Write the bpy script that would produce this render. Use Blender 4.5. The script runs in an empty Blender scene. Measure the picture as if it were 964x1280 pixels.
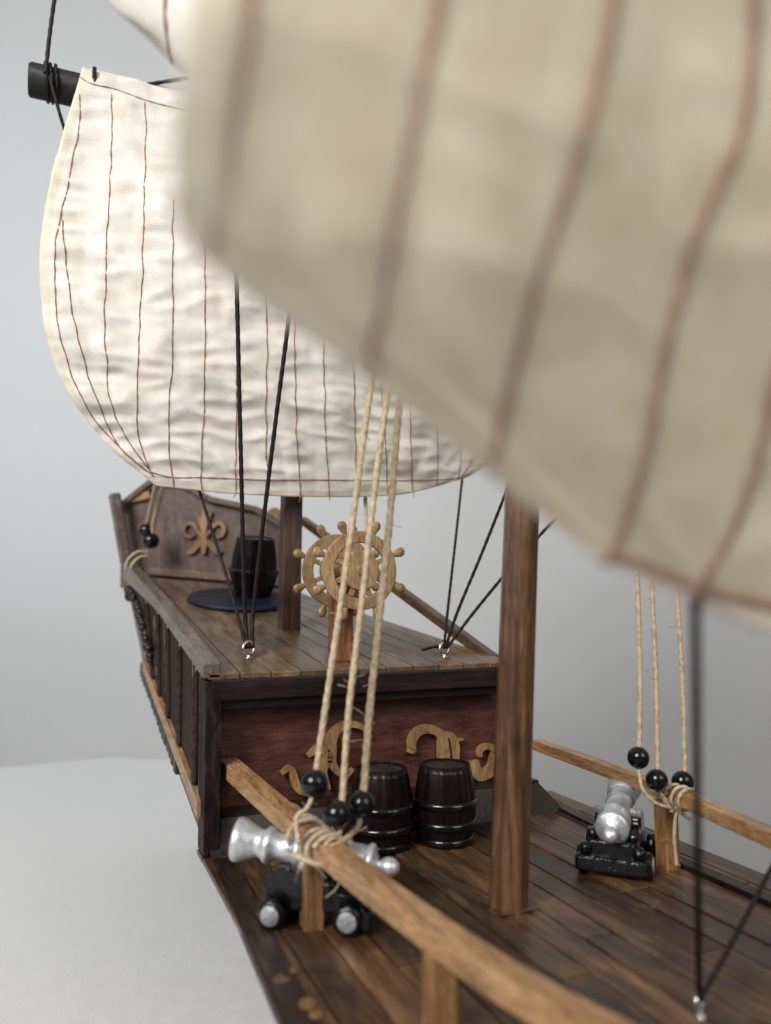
import bpy, bmesh, math, random
from mathutils import Vector, Matrix, noise
from mathutils.bvhtree import BVHTree
random.seed(7)
CM = 0.01                      # everything below is written in centimetres; the scene is in metres
C = bpy.context.scene.collection
PI = math.pi

# ------------------------------------------------------------------ camera
YAW, PITCH, FPX = math.radians(23), math.radians(6), 960.0
_s, _c, _sp, _cp = math.sin(YAW), math.cos(YAW), math.sin(PITCH), math.cos(PITCH)
F = Vector((_s*_cp, _c*_cp, _sp)); R = Vector((_c, -_s, 0)); U = Vector((-_s*_sp, -_c*_sp, _cp))
def ray(px, py): return F*FPX + R*(px-482) + U*(640-py)
def on_y(px, py, y): d = ray(px, py); return d*(y/d.y)
def on_d(px, py, dist): return ray(px, py)*(dist/FPX)
def on_plane(px, py, p0, n):
    d = ray(px, py); return d*(p0.dot(n)/d.dot(n))
ZD = -7.2; ZQ = -2.27; SQ = 0.185
def zq(y): return ZQ + SQ*(y-22)
def deck(px, py, z=ZD): d = ray(px, py); return d*(z/d.z)
def qdeck(px, py):
    d = ray(px, py); return d*((ZQ-SQ*22)/(d.z-SQ*d.y))

cam_d = bpy.data.cameras.new('camera'); cam = bpy.data.objects.new('camera', cam_d); C.objects.link(cam)
cam.matrix_world = Matrix(((R.x, U.x, -F.x, 0), (R.y, U.y, -F.y, 0), (R.z, U.z, -F.z, 0), (0, 0, 0, 1)))
cam_d.sensor_fit = 'VERTICAL'; cam_d.sensor_height = 36; cam_d.lens = 27
cam_d.clip_start = 0.005; cam_d.clip_end = 20
cam_d.dof.use_dof = True; cam_d.dof.focus_distance = 23.0*CM; cam_d.dof.aperture_fstop = 10.5
bpy.context.scene.camera = cam

# ------------------------------------------------------------------ materials
def mat(name):
    m = bpy.data.materials.new(name); m.use_nodes = True
    nt = m.node_tree; b = nt.nodes['Principled BSDF']
    return m, nt, b
def N(nt, t, **kw):
    n = nt.nodes.new(t)
    for k, v in kw.items():
        if k in n.inputs: n.inputs[k].default_value = v
        else: setattr(n, k, v)
    return n
def coords(nt, scale):
    tc = N(nt, 'ShaderNodeTexCoord'); mp = N(nt, 'ShaderNodeMapping')
    mp.inputs['Scale'].default_value = [s*100 for s in scale]
    nt.links.new(tc.outputs['Object'], mp.inputs['Vector']); return mp.outputs['Vector']
def ramp(nt, fac, stops):
    r = N(nt, 'ShaderNodeValToRGB'); e = r.color_ramp.elements
    while len(e) < len(stops): e.new(0.5)
    for i, (p, c) in enumerate(stops): e[i].position = p; e[i].color = (*c, 1)
    nt.links.new(fac, r.inputs['Fac']); return r.outputs['Color']
def mixc(nt, a, b, fac, mode='MIX'):
    m = N(nt, 'ShaderNodeMix', data_type='RGBA', blend_type=mode)
    for s, v in ((0, fac), (6, a), (7, b)):
        if hasattr(v, 'links'): nt.links.new(v, m.inputs[s])
        elif s == 0: m.inputs[0].default_value = v
        else: m.inputs[s].default_value = (*v, 1)
    return m.outputs[2]
def bump(nt, b, h, strength, dist):
    bp = N(nt, 'ShaderNodeBump', Strength=strength, Distance=dist*CM)
    nt.links.new(h, bp.inputs['Height']); nt.links.new(bp.outputs['Normal'], b.inputs['Normal'])
def wood(name, dark, mid, light, grain=(4, .35, 4), rough=.42, coat=.25, island=0, blotch=.5, bumpiness=.35, scuff=None, spec=.35):
    m, nt, b = mat(name)
    v = coords(nt, grain)
    n1 = N(nt, 'ShaderNodeTexNoise', Scale=1.0, Detail=6, Roughness=.62, Distortion=.6); nt.links.new(v, n1.inputs['Vector'])
    col = ramp(nt, n1.outputs['Fac'], [(.28, dark), (.5, mid), (.74, light)])
    v3 = coords(nt, [g*3.2 for g in grain])
    n3 = N(nt, 'ShaderNodeTexNoise', Scale=1.5, Detail=4, Roughness=.7); nt.links.new(v3, n3.inputs['Vector'])
    col = mixc(nt, col, ramp(nt, n3.outputs['Fac'], [(.35, (.35, .33, .3)), (.6, (1, 1, 1))]), .75, 'MULTIPLY')
    v2 = coords(nt, (.55, .4, .55))
    n2 = N(nt, 'ShaderNodeTexNoise', Scale=1.3, Detail=5, Roughness=.6); nt.links.new(v2, n2.inputs['Vector'])
    col = mixc(nt, col, ramp(nt, n2.outputs['Fac'], [(.36, (.28, .26, .26)), (.58, (1, 1, 1))]), blotch, 'MULTIPLY')
    if island:
        g = N(nt, 'ShaderNodeNewGeometry')
        col = mixc(nt, col, ramp(nt, g.outputs['Random Per Island'], [(0, (.45, .4, .38)), (.35, (.8, .74, .7)), (.7, (1.05, 1, .95)), (1, (1.75, 1.6, 1.4))]), island, 'MULTIPLY')
    if scuff:
        n4 = N(nt, 'ShaderNodeTexNoise', Scale=2.1, Detail=8, Roughness=.75); nt.links.new(v2, n4.inputs['Vector'])
        col = mixc(nt, col, scuff, ramp(nt, n4.outputs['Fac'], [(.6, (0, 0, 0)), (.74, (.7, .7, .7))]))
    nt.links.new(col, b.inputs['Base Color'])
    rr = ramp(nt, n2.outputs['Fac'], [(.3, (rough*.75,)*3), (.7, (min(1, rough*1.35),)*3)]); nt.links.new(rr, b.inputs['Roughness'])
    b.inputs['Coat Weight'].default_value = coat; b.inputs['Coat Roughness'].default_value = .22; b.inputs['Specular IOR Level'].default_value = spec
    bump(nt, b, n3.outputs['Fac'], bumpiness, .03)
    return m
def paint(name, col, rough=.3, coat=0, metal=0, var=.25, scale=2.0, bumpiness=.1, bscale=8, bdist=.02):
    m, nt, b = mat(name)
    v = coords(nt, (1, 1, 1))
    n = N(nt, 'ShaderNodeTexNoise', Scale=scale, Detail=5, Roughness=.6); nt.links.new(v, n.inputs['Vector'])
    lo = tuple(c*(1-var) for c in col); hi = tuple(min(1, c*(1+var)) for c in col)
    nt.links.new(ramp(nt, n.outputs['Fac'], [(.3, lo), (.7, hi)]), b.inputs['Base Color'])
    nt.links.new(ramp(nt, n.outputs['Fac'], [(.3, (rough*.7,)*3), (.7, (min(1, rough*1.3),)*3)]), b.inputs['Roughness'])
    b.inputs['Specular IOR Level'].default_value = .25; b.inputs['Metallic'].default_value = metal; b.inputs['Coat Weight'].default_value = coat; b.inputs['Coat Roughness'].default_value = .12
    n2 = N(nt, 'ShaderNodeTexNoise', Scale=bscale, Detail=4); nt.links.new(v, n2.inputs['Vector'])
    bump(nt, b, n2.outputs['Fac'], bumpiness, bdist)
    return m
def fabric(name, col, trans):
    m, nt, b = mat(name)
    tc = N(nt, 'ShaderNodeUVMap'); tc.uv_map = 'weave'
    w1 = N(nt, 'ShaderNodeTexWave', Scale=5.5, Distortion=.6, Detail=1); w1.bands_direction = 'X'
    w2 = N(nt, 'ShaderNodeTexWave', Scale=5.5, Distortion=.6, Detail=1); w2.bands_direction = 'Y'
    nt.links.new(tc.outputs['UV'], w1.inputs['Vector']); nt.links.new(tc.outputs['UV'], w2.inputs['Vector'])
    h = N(nt, 'ShaderNodeMath', operation='MULTIPLY'); nt.links.new(w1.outputs['Fac'], h.inputs[0]); nt.links.new(w2.outputs['Fac'], h.inputs[1])
    n = N(nt, 'ShaderNodeTexNoise', Scale=1.1, Detail=6, Roughness=.65); nt.links.new(tc.outputs['UV'], n.inputs['Vector'])
    c0 = ramp(nt, n.outputs['Fac'], [(.3, tuple(c*d for c, d in zip(col, (.86, .83, .77)))), (.62, col)])
    c0 = mixc(nt, c0, ramp(nt, h.outputs[0], [(0, (.9, .88, .85)), (.5, (1, 1, 1))]), .7, 'MULTIPLY')
    nt.links.new(c0, b.inputs['Base Color']); b.inputs['Roughness'].default_value = .95; b.inputs['Specular IOR Level'].default_value = .15
    b.inputs['Sheen Weight'].default_value = .15
    bump(nt, b, h.outputs[0], .35, .02)
    tr = N(nt, 'ShaderNodeBsdfTranslucent'); nt.links.new(c0, tr.inputs['Color'])
    mx = N(nt, 'ShaderNodeMixShader'); mx.inputs[0].default_value = trans
    nt.links.new(b.outputs[0], mx.inputs[1]); nt.links.new(tr.outputs[0], mx.inputs[2])
    nt.links.new(mx.outputs[0], nt.nodes['Material Output'].inputs['Surface'])
    return m

M = {}
M['deck'] = wood('deck_wood', (.03, .0155, .008), (.088, .048, .024), (.18, .108, .056), (3.2, .3, 3), .42, .2, .85, .8, .5, (.2, .15, .1), .3)
M['qdeck'] = wood('quarterdeck_wood', (.055, .032, .018), (.14, .086, .047), (.24, .155, .09), (3.2, .3, 3), .4, .3, .55, .5, .3, (.24, .19, .14))
M['darkwood'] = wood('dark_wood', (.006, .0035, .003), (.015, .008, .007), (.036, .02, .016), (.5, 3, 3), .45, .1, 0, .5, .5, None, .2)
M['margin'] = wood('margin_wood', (.012, .007, .006), (.035, .019, .014), (.085, .05, .034), (4, .5, 3), .5, .1, 0, .7, .6, (.10, .08, .07), .2)
M['postwood'] = wood('corner_wood', (.006, .0035, .0035), (.017, .009, .0095), (.06, .04, .038), (5, 5, 1.2), .55, .03, 0, .5, 1.0, None, .12)
M['red'] = wood('bulkhead_wood', (.04, .012, .008), (.105, .034, .022), (.175, .068, .044), (.5, 3, 3.2), .5, .15, 0, .7, .35)
M['stern'] = wood('stern_wood', (.075, .046, .036), (.135, .086, .068), (.20, .135, .108), (2.5, 2.5, .6), .55, .1, 0, .35, .3)
M['grey'] = wood('grey_wood', (.06, .043, .031), (.135, .104, .08), (.225, .185, .15), (3, .4, 3), .4, .3, 0, .5, .4)
M['tan'] = wood('tan_wood', (.20, .10, .04), (.37, .21, .095), (.5, .32, .17), (4, .5, 4), .45, .2, 0, .35, .4)
M['tanx'] = wood('tan_post_wood', (.15, .07, .026), (.28, .14, .055), (.40, .23, .11), (4, 4, .6), .4, .3, 0, .5, .4)
M['rail'] = wood('stern_rail_wood', (.05, .028, .016), (.12, .07, .042), (.2, .13, .08), (4, .5, 4), .4, .3, 0, .5, .4)
M['mast'] = wood('mast_wood', (.045, .019, .009), (.10, .048, .023), (.20, .115, .06), (5.5, 5.5, .3), .36, .45, 0, .6, .5)
M['mast2'] = wood('rear_mast_wood', (.02, .01, .007), (.06, .03, .02), (.12, .065, .042), (4.5, 4.5, .3), .36, .45, 0, .6, .5)
M['wheel'] = wood('wheel_wood', (.21, .13, .06), (.36, .235, .115), (.48, .33, .18), (5, 5, .8), .45, .2, 0, .4, .15)
M['wheelpost'] = wood('wheel_post_wood', (.10, .04, .014), (.22, .09, .034), (.33, .16, .07), (4, 4, .5), .35, .4, 0, .5, .4)
M['gold'] = wood('scroll_wood', (.22, .125, .048), (.34, .20, .088), (.44, .28, .135), (5, 5, .9), .45, .2, 0, .55, .15)
M['trim'] = wood('trim_wood', (.10, .05, .025), (.2, .11, .06), (.28, .17, .1), (.5, 3, 3), .45, .2, 0, .4, .3)
M['cream'] = paint('side_paint', (.075, .052, .04), .45, .15, 0, .5, 2.5)
M['dark'] = paint('window_dark', (.016, .008, .0055), .8, 0, 0, .5, 3)
M['hull'] = paint('hull_dark', (.018, .010, .008), .42, .12, 0, .6, 5, .4, 9, .03)
M['barrel'] = wood('barrel_wood', (.003, .002, .002), (.008, .004, .004), (.018, .009, .008), (3, 3, .6), .36, .12, 0, .4, .5, None, .15)
M['hoop'] = paint('hoop_black', (.003, .003, .0035), .2, .5, 0, .3, 6, .5, 10, .03)
M['lid'] = wood('lid_wood', (.02, .015, .014), (.045, .034, .03), (.08, .06, .055), (3, .6, 3), .5, .1, 0, .4, .4)
M['black'] = paint('carriage_black', (.003, .003, .004), .15, .25, 0, .3, 5, 1.0, 5, .06)
M['silver'] = paint('silver_paint', (.54, .56, .59), .40, 0, .72, .14, 5, .5, 12, .03)
M['hub'] = paint('hub_paint', (.36, .37, .39), .45, 0, .7, .25, 9, .8, 14, .03)
M['bead'] = paint('bead_black', (.004, .0045, .006), .18, .25, 0, .2, 3, .05)
M['blue'] = paint('disc_blue', (.007, .011, .022), .5, 0, 0, .6, 3, .5, 12, .04)
M['yard'] = paint('yard_black', (.010, .010, .010), .55, 0, 0, .4, 4, .5, 9, .03)
M['rope'] = paint('twine', (.40, .315, .215), .9, 0, 0, .35, 9, .5, 25, .02)
M['thread'] = paint('black_thread', (.010, .006, .005), .6, 0, 0, .5, 12, .3, 30, .02)
M['stitch'] = paint('brown_stitch', (.24, .115, .07), .85, 0, 0, .4, 4, .2)
M['stitch_near'] = paint('soft_brown_stitch', (.27, .165, .12), .9, 0, 0, .3, 4, .2)
M['brass'] = paint('eyelet_metal', (.55, .47, .38), .28, 0, 1, .2, 6, .2)
M['steel'] = paint('eyelet_steel', (.6, .6, .62), .22, 0, 1, .2, 6, .2)
M['knot'] = wood('knot_wood', (.03, .014, .007), (.17, .08, .03), (.36, .22, .1), (4, 4, 4), .4, .3, 0, .6, .3)
M['sail'] = fabric('sail_cloth', (.88, .865, .83), .28)
M['hem'] = fabric('sail_hem', (.80, .745, .65), .2)
M['sail_near'] = fabric('sail_cloth_cream', (.87, .815, .72), .54)
M['table'] = paint('table_white', (.60, .606, .61), .6, 0, 0, .035, 2.2, .25, 14, .03)
M['wall'] = paint('wall_paint', (.55, .549, .543), .8, 0, 0, .025, .06, .15, .8, .1)

# ------------------------------------------------------------------ mesh builder
class MB:
    def __init__(s): s.v = []; s.f = []; s.m = []; s.sm = []
    def add(s, vs, fs, mi=0, smooth=False):
        o = len(s.v); s.v += [Vector(v) for v in vs]
        for f in fs: s.f.append([i+o for i in f]); s.m.append(mi); s.sm.append(smooth)
    def box(s, c, size, ax=None, mi=0):
        ax = ax or (Vector((1, 0, 0)), Vector((0, 1, 0)), Vector((0, 0, 1)))
        c = Vector(c); vs = []
        for k in (-.5, .5):
            for j in (-.5, .5):
                for i in (-.5, .5): vs.append(c + ax[0]*size[0]*i + ax[1]*size[1]*j + ax[2]*size[2]*k)
        s.add(vs, [(0, 2, 3, 1), (4, 5, 7, 6), (0, 1, 5, 4), (2, 6, 7, 3), (0, 4, 6, 2), (1, 3, 7, 5)], mi)
    def beam(s, a, b, w, h, up=Vector((0, 0, 1)), mi=0, w2=None, h2=None):
        a, b = Vector(a), Vector(b); d = (b-a).normalized(); sx = d.cross(up).normalized(); uz = sx.cross(d).normalized()
        w2 = w2 or w; h2 = h2 or h; vs = []
        for p, ww, hh in ((a, w, h), (b, w2, h2)):
            for i, j in ((-.5, -.5), (.5, -.5), (.5, .5), (-.5, .5)): vs.append(p + sx*ww*i + uz*hh*j)
        s.add(vs, [(0, 1, 2, 3), (7, 6, 5, 4), (0, 4, 5, 1), (1, 5, 6, 2), (2, 6, 7, 3), (3, 7, 4, 0)], mi)
    def prism(s, poly, off, mi=0):
        off = Vector(off); n = len(poly); vs = [Vector(p) for p in poly] + [Vector(p)+off for p in poly]
        s.add(vs, [tuple(range(n))[::-1], tuple(range(n, 2*n))] + [(i, (i+1) % n, n+(i+1) % n, n+i) for i in range(n)], mi)
    def lathe(s, prof, o, axis, seg=32, mi=0, smooth=True, lobes=0, amp=0):
        o = Vector(o); z = Vector(axis).normalized(); x = z.orthogonal().normalized(); y = z.cross(x); vs = []; fs = []
        for h, r in prof:
            for k in range(seg):
                a = 2*PI*k/seg; rr = r*(1+amp*(abs(math.sin(a*lobes/2))**.35-1)) if lobes else r
                vs.append(o + z*h + (x*math.cos(a)+y*math.sin(a))*rr)
        for i in range(len(prof)-1):
            for k in range(seg): fs.append((i*seg+k, i*seg+(k+1) % seg, (i+1)*seg+(k+1) % seg, (i+1)*seg+k))
        n = len(prof)
        fs.append(tuple(range(seg))[::-1]); fs.append(tuple(range((n-1)*seg, n*seg)))
        s.add(vs, fs, mi, smooth)
    def ball(s, c, r, mi=0, sc=(1, 1, 1)):
        prof = [(-r*math.cos(PI*i/14)*sc[2], max(r*math.sin(PI*i/14), r*.03)) for i in range(15)]
        s.lathe(prof, c, (0, 0, 1), 24, mi)
    def tube(s, pts, r, seg=8, mi=0, closed=False, rfun=None, step=None, smooth=True):
        pts = [Vector(p) for p in pts]
        if step: pts = resample(pts, step)
        n = len(pts); vs = []; fs = []; nx = None; acc = 0
        for i, p in enumerate(pts):
            if closed: t = (pts[(i+1) % n]-pts[i-1])
            else: t = (pts[min(i+1, n-1)]-pts[max(i-1, 0)])
            t = t.normalized()
            if nx is None: nx = t.orthogonal().normalized()
            nx = (nx - t*nx.dot(t)).normalized(); by = t.cross(nx)
            if i: acc += (p-pts[i-1]).length
            for k in range(seg):
                a = 2*PI*k/seg; rr = rfun(acc, a) if rfun else r
                vs.append(p + (nx*math.cos(a)+by*math.sin(a))*rr)
        for i in range(n if closed else n-1):
            j = (i+1) % n
            for k in range(seg): fs.append((i*seg+k, i*seg+(k+1) % seg, j*seg+(k+1) % seg, j*seg+k))
        if not closed: fs.append(tuple(range(seg))[::-1]); fs.append(tuple(range((n-1)*seg, n*seg)))
        s.add(vs, fs, mi, smooth)
    def rope(s, pts, r, pitch=.3, lobes=3, seg=12, step=None, mi=0, wob=.12):
        ph = random.random()*50
        def rf(l, a):
            tw = abs(math.cos(lobes*.5*(a - 2*PI*l/(pitch*lobes) * 1.0)))
            return r*(.82+.22*tw)*(1+wob*noise.noise(Vector((l*1.7+ph, 0, 0))))
        s.tube(pts, r, seg, mi, False, rf, step or pitch/5)
    def fuzz(s, pts, r, n, ln=.3, mi=0):
        pts = resample([Vector(p) for p in pts], .05)
        for _ in range(n):
            i = random.randrange(len(pts)-1); p = pts[i]; t = (pts[i+1]-p).normalized()
            d = Vector((random.uniform(-1, 1), random.uniform(-1, 1), random.uniform(-1, 1))); d = (d - t*d.dot(t)*.7).normalized()
            L = ln*random.uniform(.3, 1.1); b = Vector((random.uniform(-1, 1), random.uniform(-1, 1), random.uniform(-1, 1)))*.35
            s.tube([p+d*r*.7, p+d*(r+L*.5)+b*L*.3, p+d*(r+L)+b*L], .008, 3, mi)
    def build(s, name, mats, parent=None, bevel=0, seg=2, loc=None, angle=35):
        base = loc if loc is not None else (parent['_o'] if parent is not None and '_o' in parent else (0, 0, 0))
        base = Vector(base)
        me = bpy.data.meshes.new(name); me.from_pydata([(v-base)*CM for v in s.v], [], s.f)
        for m in (mats if isinstance(mats, (list, tuple)) else [mats]): me.materials.append(m)
        me.polygons.foreach_set('material_index', s.m); me.polygons.foreach_set('use_smooth', s.sm)
        bm = bmesh.new(); bm.from_mesh(me); bmesh.ops.recalc_face_normals(bm, faces=bm.faces); bm.to_mesh(me); bm.free()
        me.update()
        o = bpy.data.objects.new(name, me); C.objects.link(o)
        if parent is not None: o.parent = parent; o['_o'] = list(base)
        else: o.location = base*CM; o['_o'] = list(base)
        if bevel:
            b = o.modifiers.new('bevel', 'BEVEL'); b.width = bevel*CM; b.segments = seg; b.limit_method = 'ANGLE'; b.angle_limit = math.radians(angle); b.harden_normals = False
        return o
def resample(pts, step):
    n = len(pts); L = [0]
    dense = []
    for i in range(n-1):
        p0 = pts[i-1] if i else pts[0]*2-pts[1]; p1, p2 = pts[i], pts[i+1]; p3 = pts[i+2] if i+2 < n else pts[-1]*2-pts[-2]
        for k in range(16):
            t = k/16; dense.append(cat(p0, p1, p2, p3, t))
    dense.append(pts[-1]); out = [dense[0]]; acc = 0
    tot = sum((dense[i+1]-dense[i]).length for i in range(len(dense)-1)); m = max(2, int(tot/step)); st = tot/m; need = st
    for i in range(len(dense)-1):
        a, b = dense[i], dense[i+1]; l = (b-a).length; pos = 0
        while acc + (l-pos) >= need - 1e-9 and len(out) < m:
            pos += need-acc; acc = 0; need = st; out.append(a.lerp(b, pos/l if l else 0))
        acc += l-pos
    out.append(dense[-1]); return out
def cat(p0, p1, p2, p3, t):
    return .5*((2*p1)+(p2-p0)*t+(2*p0-5*p1+4*p2-p3)*t*t+(3*p1-p0-3*p2+p3)*t*t*t)

def tag(o, label=None, cat_=None, group=None, kind=None):
    if label: o['label'] = label
    if cat_: o['category'] = cat_
    if group: o['group'] = group
    if kind: o['kind'] = kind
    return o
def thing(name, loc, label, cat_, group=None, rz=0):
    o = bpy.data.objects.new(name, None); C.objects.link(o); o.location = Vector(loc)*CM; o.rotation_euler = (0, 0, rz); o['_o'] = list(loc)
    o.empty_display_size = .01
    return tag(o, label, cat_, group)
def dup(root, loc, rz, label, rot=None):
    def cp(o, p):
        c = o.copy(); C.objects.link(c); c.parent = p
        for ch in list(o.children): cp(ch, c)
        return c
    r = cp(root, None); r.location = Vector(loc)*CM; r.rotation_euler = rot or (0, 0, rz); r['label'] = label
    return r

# ------------------------------------------------------------------ setting
ZT = -12.0
p1, p2, p0 = deck(130, 946, ZT), deck(205, 949, ZT), deck(0, 959, ZT)
e = (p2-p1).normalized(); w = (p0-p1).normalized()
tb = MB()
right_far = p1 + e*((17.5-p1.x)/e.x)
corner = []
for k in range(9):                                   # the corner of the top is rounded
    t = k/8; a = p1+w*1.6; b = p1+e*1.6
    corner.append(a*(1-t)**2 + p1*2*t*(1-t) + b*t*t)
poly = [p1 + w*45] + corner + [right_far, Vector((17.5, -25, ZT)), Vector((-45, -25, ZT))]
tb.prism([Vector((p.x, p.y, ZT)) for p in poly], (0, 0, -5))
tag(tb.build('table_surface', M['table'], None, .25, 3), 'pale matte white table top under the ship', 'table', kind='structure')
wl = MB(); H = Vector((_s, _c, 0)); wc = H*88
wl.prism([wc-R*170+Vector((0, 0, -90)), wc+R*190+Vector((0, 0, -90)), wc+R*190+Vector((0, 0, 130)), wc-R*170+Vector((0, 0, 130))], H*3)
tag(wl.build('wall', M['wall']), 'plain pale grey wall behind the ship', 'wall', kind='structure')

# ------------------------------------------------------------------ the ship
ship = thing('model_ship', (9.5, 18, ZT), 'wooden model sailing ship with dark varnished decks and tan handrails on a white table', 'model ship')
def XL(y): return 4.14+(y-21.8)*.047 if y < 22 else 4.0-(y-22)*.028 - max(0, y-31)*.07
def XB(y): return 4.0-(y-22)*.012
def XR(y): return 15.75+max(0, y-20)*.10 if y < 24 else 16.15-(y-24)*.3
# hull
hb = MB(); secs = []
for y in (-8, -3, 2, 7, 12, 17, 21.9, 22.3, 25, 28, 31, 34, 37, 39):
    xl, xr = XL(y)+.03, XR(y)-.03; c = (xl+xr)/2
    if y > 22: xl = XB(y)+.03; xr = min(xr, 15.0)
    top = -7.34 if y < 22 else -6.25+.2*(y-22.5)
    th = 1.0 if y > 22 else .5
    secs.append([(xl, top), (xl+.12 if y > 22 else xl+.5, top-th), (xl+3.0, -10.4+max(0, y-28)*.25), (c-.5, ZT+.02), (c+.5, ZT+.02), (xr-3.0, -10.4+max(0, y-28)*.25), (xr-.4, top-th), (xr, top)])
    secs[-1] = [Vector((p[0], y, p[1])) for p in secs[-1]]
vs = [p for s_ in secs for p in s_]; fs = []
for i in range(len(secs)-1):
    for k in range(8): fs.append((i*8+k, i*8+(k+1) % 8, (i+1)*8+(k+1) % 8, (i+1)*8+k))
fs += [tuple(range(8)), tuple(range((len(secs)-1)*8, len(secs)*8))]
hb.add(vs, fs); hull = hb.build('hull', M['hull'], ship)
# rough lower wale on the stern side
wb = MB()
y = 26.8
while y < 37.5:
    L = random.uniform(.5, .9); xx = XB(y)-.03
    wb.box((xx+.02, y+L/2, -6.55+.2*(y-22.5)), (.22+random.uniform(0, .06), L-.04, .62+random.uniform(-.06, .06)))
    y += L
wb.build('wale', M['hull'], hull, .06)
# main deck : separate planks over a dark base
db = MB(); x = 3.9
base = MB(); base.prism([(XL(-7)+.1, -7, -7.33), (XR(-7)-.1, -7, -7.33), (XR(24)-.1, 24.6, -7.33), (5.2, 24.6, -7.33), (5.2, 22.8, -7.33), (4.2, 22.8, -7.33)], (0, 0, .06))
while x < 16.2:
    wdt = random.choice((.78, .84, .9)); y = -7+random.uniform(-6, 0)
    while y < 24.4:
        L = random.uniform(8, 15); y0, y1 = max(y, -7), min(y+L, 24.5 if x > 5 else 22.9)
        if y1 - y0 > .4:
            dz = random.uniform(-.03, .02); tx = random.uniform(-.02, .02)
            db.box((x+wdt/2, (y0+y1)/2, ZD-.07+dz), (wdt-.045, y1-y0-.05, .14), (Vector((1, 0, tx)), Vector((0, 1, 0)), Vector((-tx, 0, 1))))
        y += L
    x += wdt
md = base.build('main_deck', M['dark'], ship)
db.build('planking', M['deck'], md, .025, 2)
kn = MB()
for px, py, rr in ((350, 1224, .16), (367, 1213, .10), (385, 1254, .19), (395, 1268, .14)):
    c = deck(px, py, ZD+.035)
    vs = [c] + [c+Vector((rr*(.8+.5*noise.noise(Vector((math.cos(a)*1.3, math.sin(a)*1.3, px))))*math.cos(a), rr*1.5*(.8+.5*noise.noise(Vector((math.cos(a)*1.3, math.sin(a)*1.3, px))))*math.sin(a), 0)) for a in [2*PI*q/22 for q in range(22)]]
    kn.add(vs, [(0, q+1, (q+1) % 22+1) for q in range(22)])
ww = MB()
ys = [-7+i*1.6 for i in range(19)]
for i in range(len(ys)-1):
    a, b = ys[i], min(ys[i+1], 21.98)
    ww.prism([(XL(a), a, ZD-.16), (XL(a)+.62, a, ZD-.16), (XL(b)+.62, b, ZD-.16), (XL(b), b, ZD-.16)], (0, 0, .19))
wway = ww.build('waterway', M['margin'], md, 0); wway['label'] = 'dark varnished margin plank along the deck edge'
kn.build('wood_knot', M['knot'], md)['label'] = 'pale round knots in the dark margin of the deck'
rw = MB()
for i in range(19):
    a, b = -7+i*1.66, -7+(i+1)*1.66-.01
    rw.prism([(XR(a)-.35, a, ZD-.15), (XR(a)+.05, a, ZD-.15), (XR(b)+.05, b, ZD-.15), (XR(b)-.35, b, ZD-.15)], (0, 0, .27))
rw.build('margin_plank', M['darkwood'], md)
# quarterdeck
pSL, pSR = qdeck(192, 717), qdeck(349, 733)             # foot of the stern board
sd = (pSR-pSL); sd.z = 0; sd.normalize(); sn = Vector((sd.y, -sd.x, 0)); sn = sn if sn.y < 0 else -sn
def ysternline(xx): return pSL.y + (xx-pSL.x)*sd.y/sd.x
qb = MB()
nq = 11; XQ0, XQ1 = 3.98, 13.9
for i in range(nq):
    xa, xb = XQ0+(XQ1-XQ0)*i/nq, XQ0+(XQ1-XQ0)*(i+1)/nq-.03
    def aft(xx):                                         # planks run aft and lean a little to port, as the deck narrows
        f = (xx-XQ0)/(XQ1-XQ0); y1 = 38.6 - f*4.5; return Vector((3.45+f*6.9, y1, zq(y1)))
    a, b = aft(xa), aft(xb); dz = random.uniform(-.012, .012)
    q = [Vector((xa, 22, ZQ+dz)), Vector((xb, 22, ZQ+dz)), b, a]
    qb.prism(q, (0, 0, -.16))
qd = qb.build('quarterdeck', M['qdeck'], ship, .02)
# front fascia of the quarterdeck, two steps
fb = MB(); fb.box((8.95, 22.16, ZQ-.47), (9.75, .3, .58)); fb.box((8.95, 22.36, ZQ-.88), (9.75, .3, .3))
fas = fb.build('fascia_beam', M['darkwood'], qd, .03)
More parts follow.
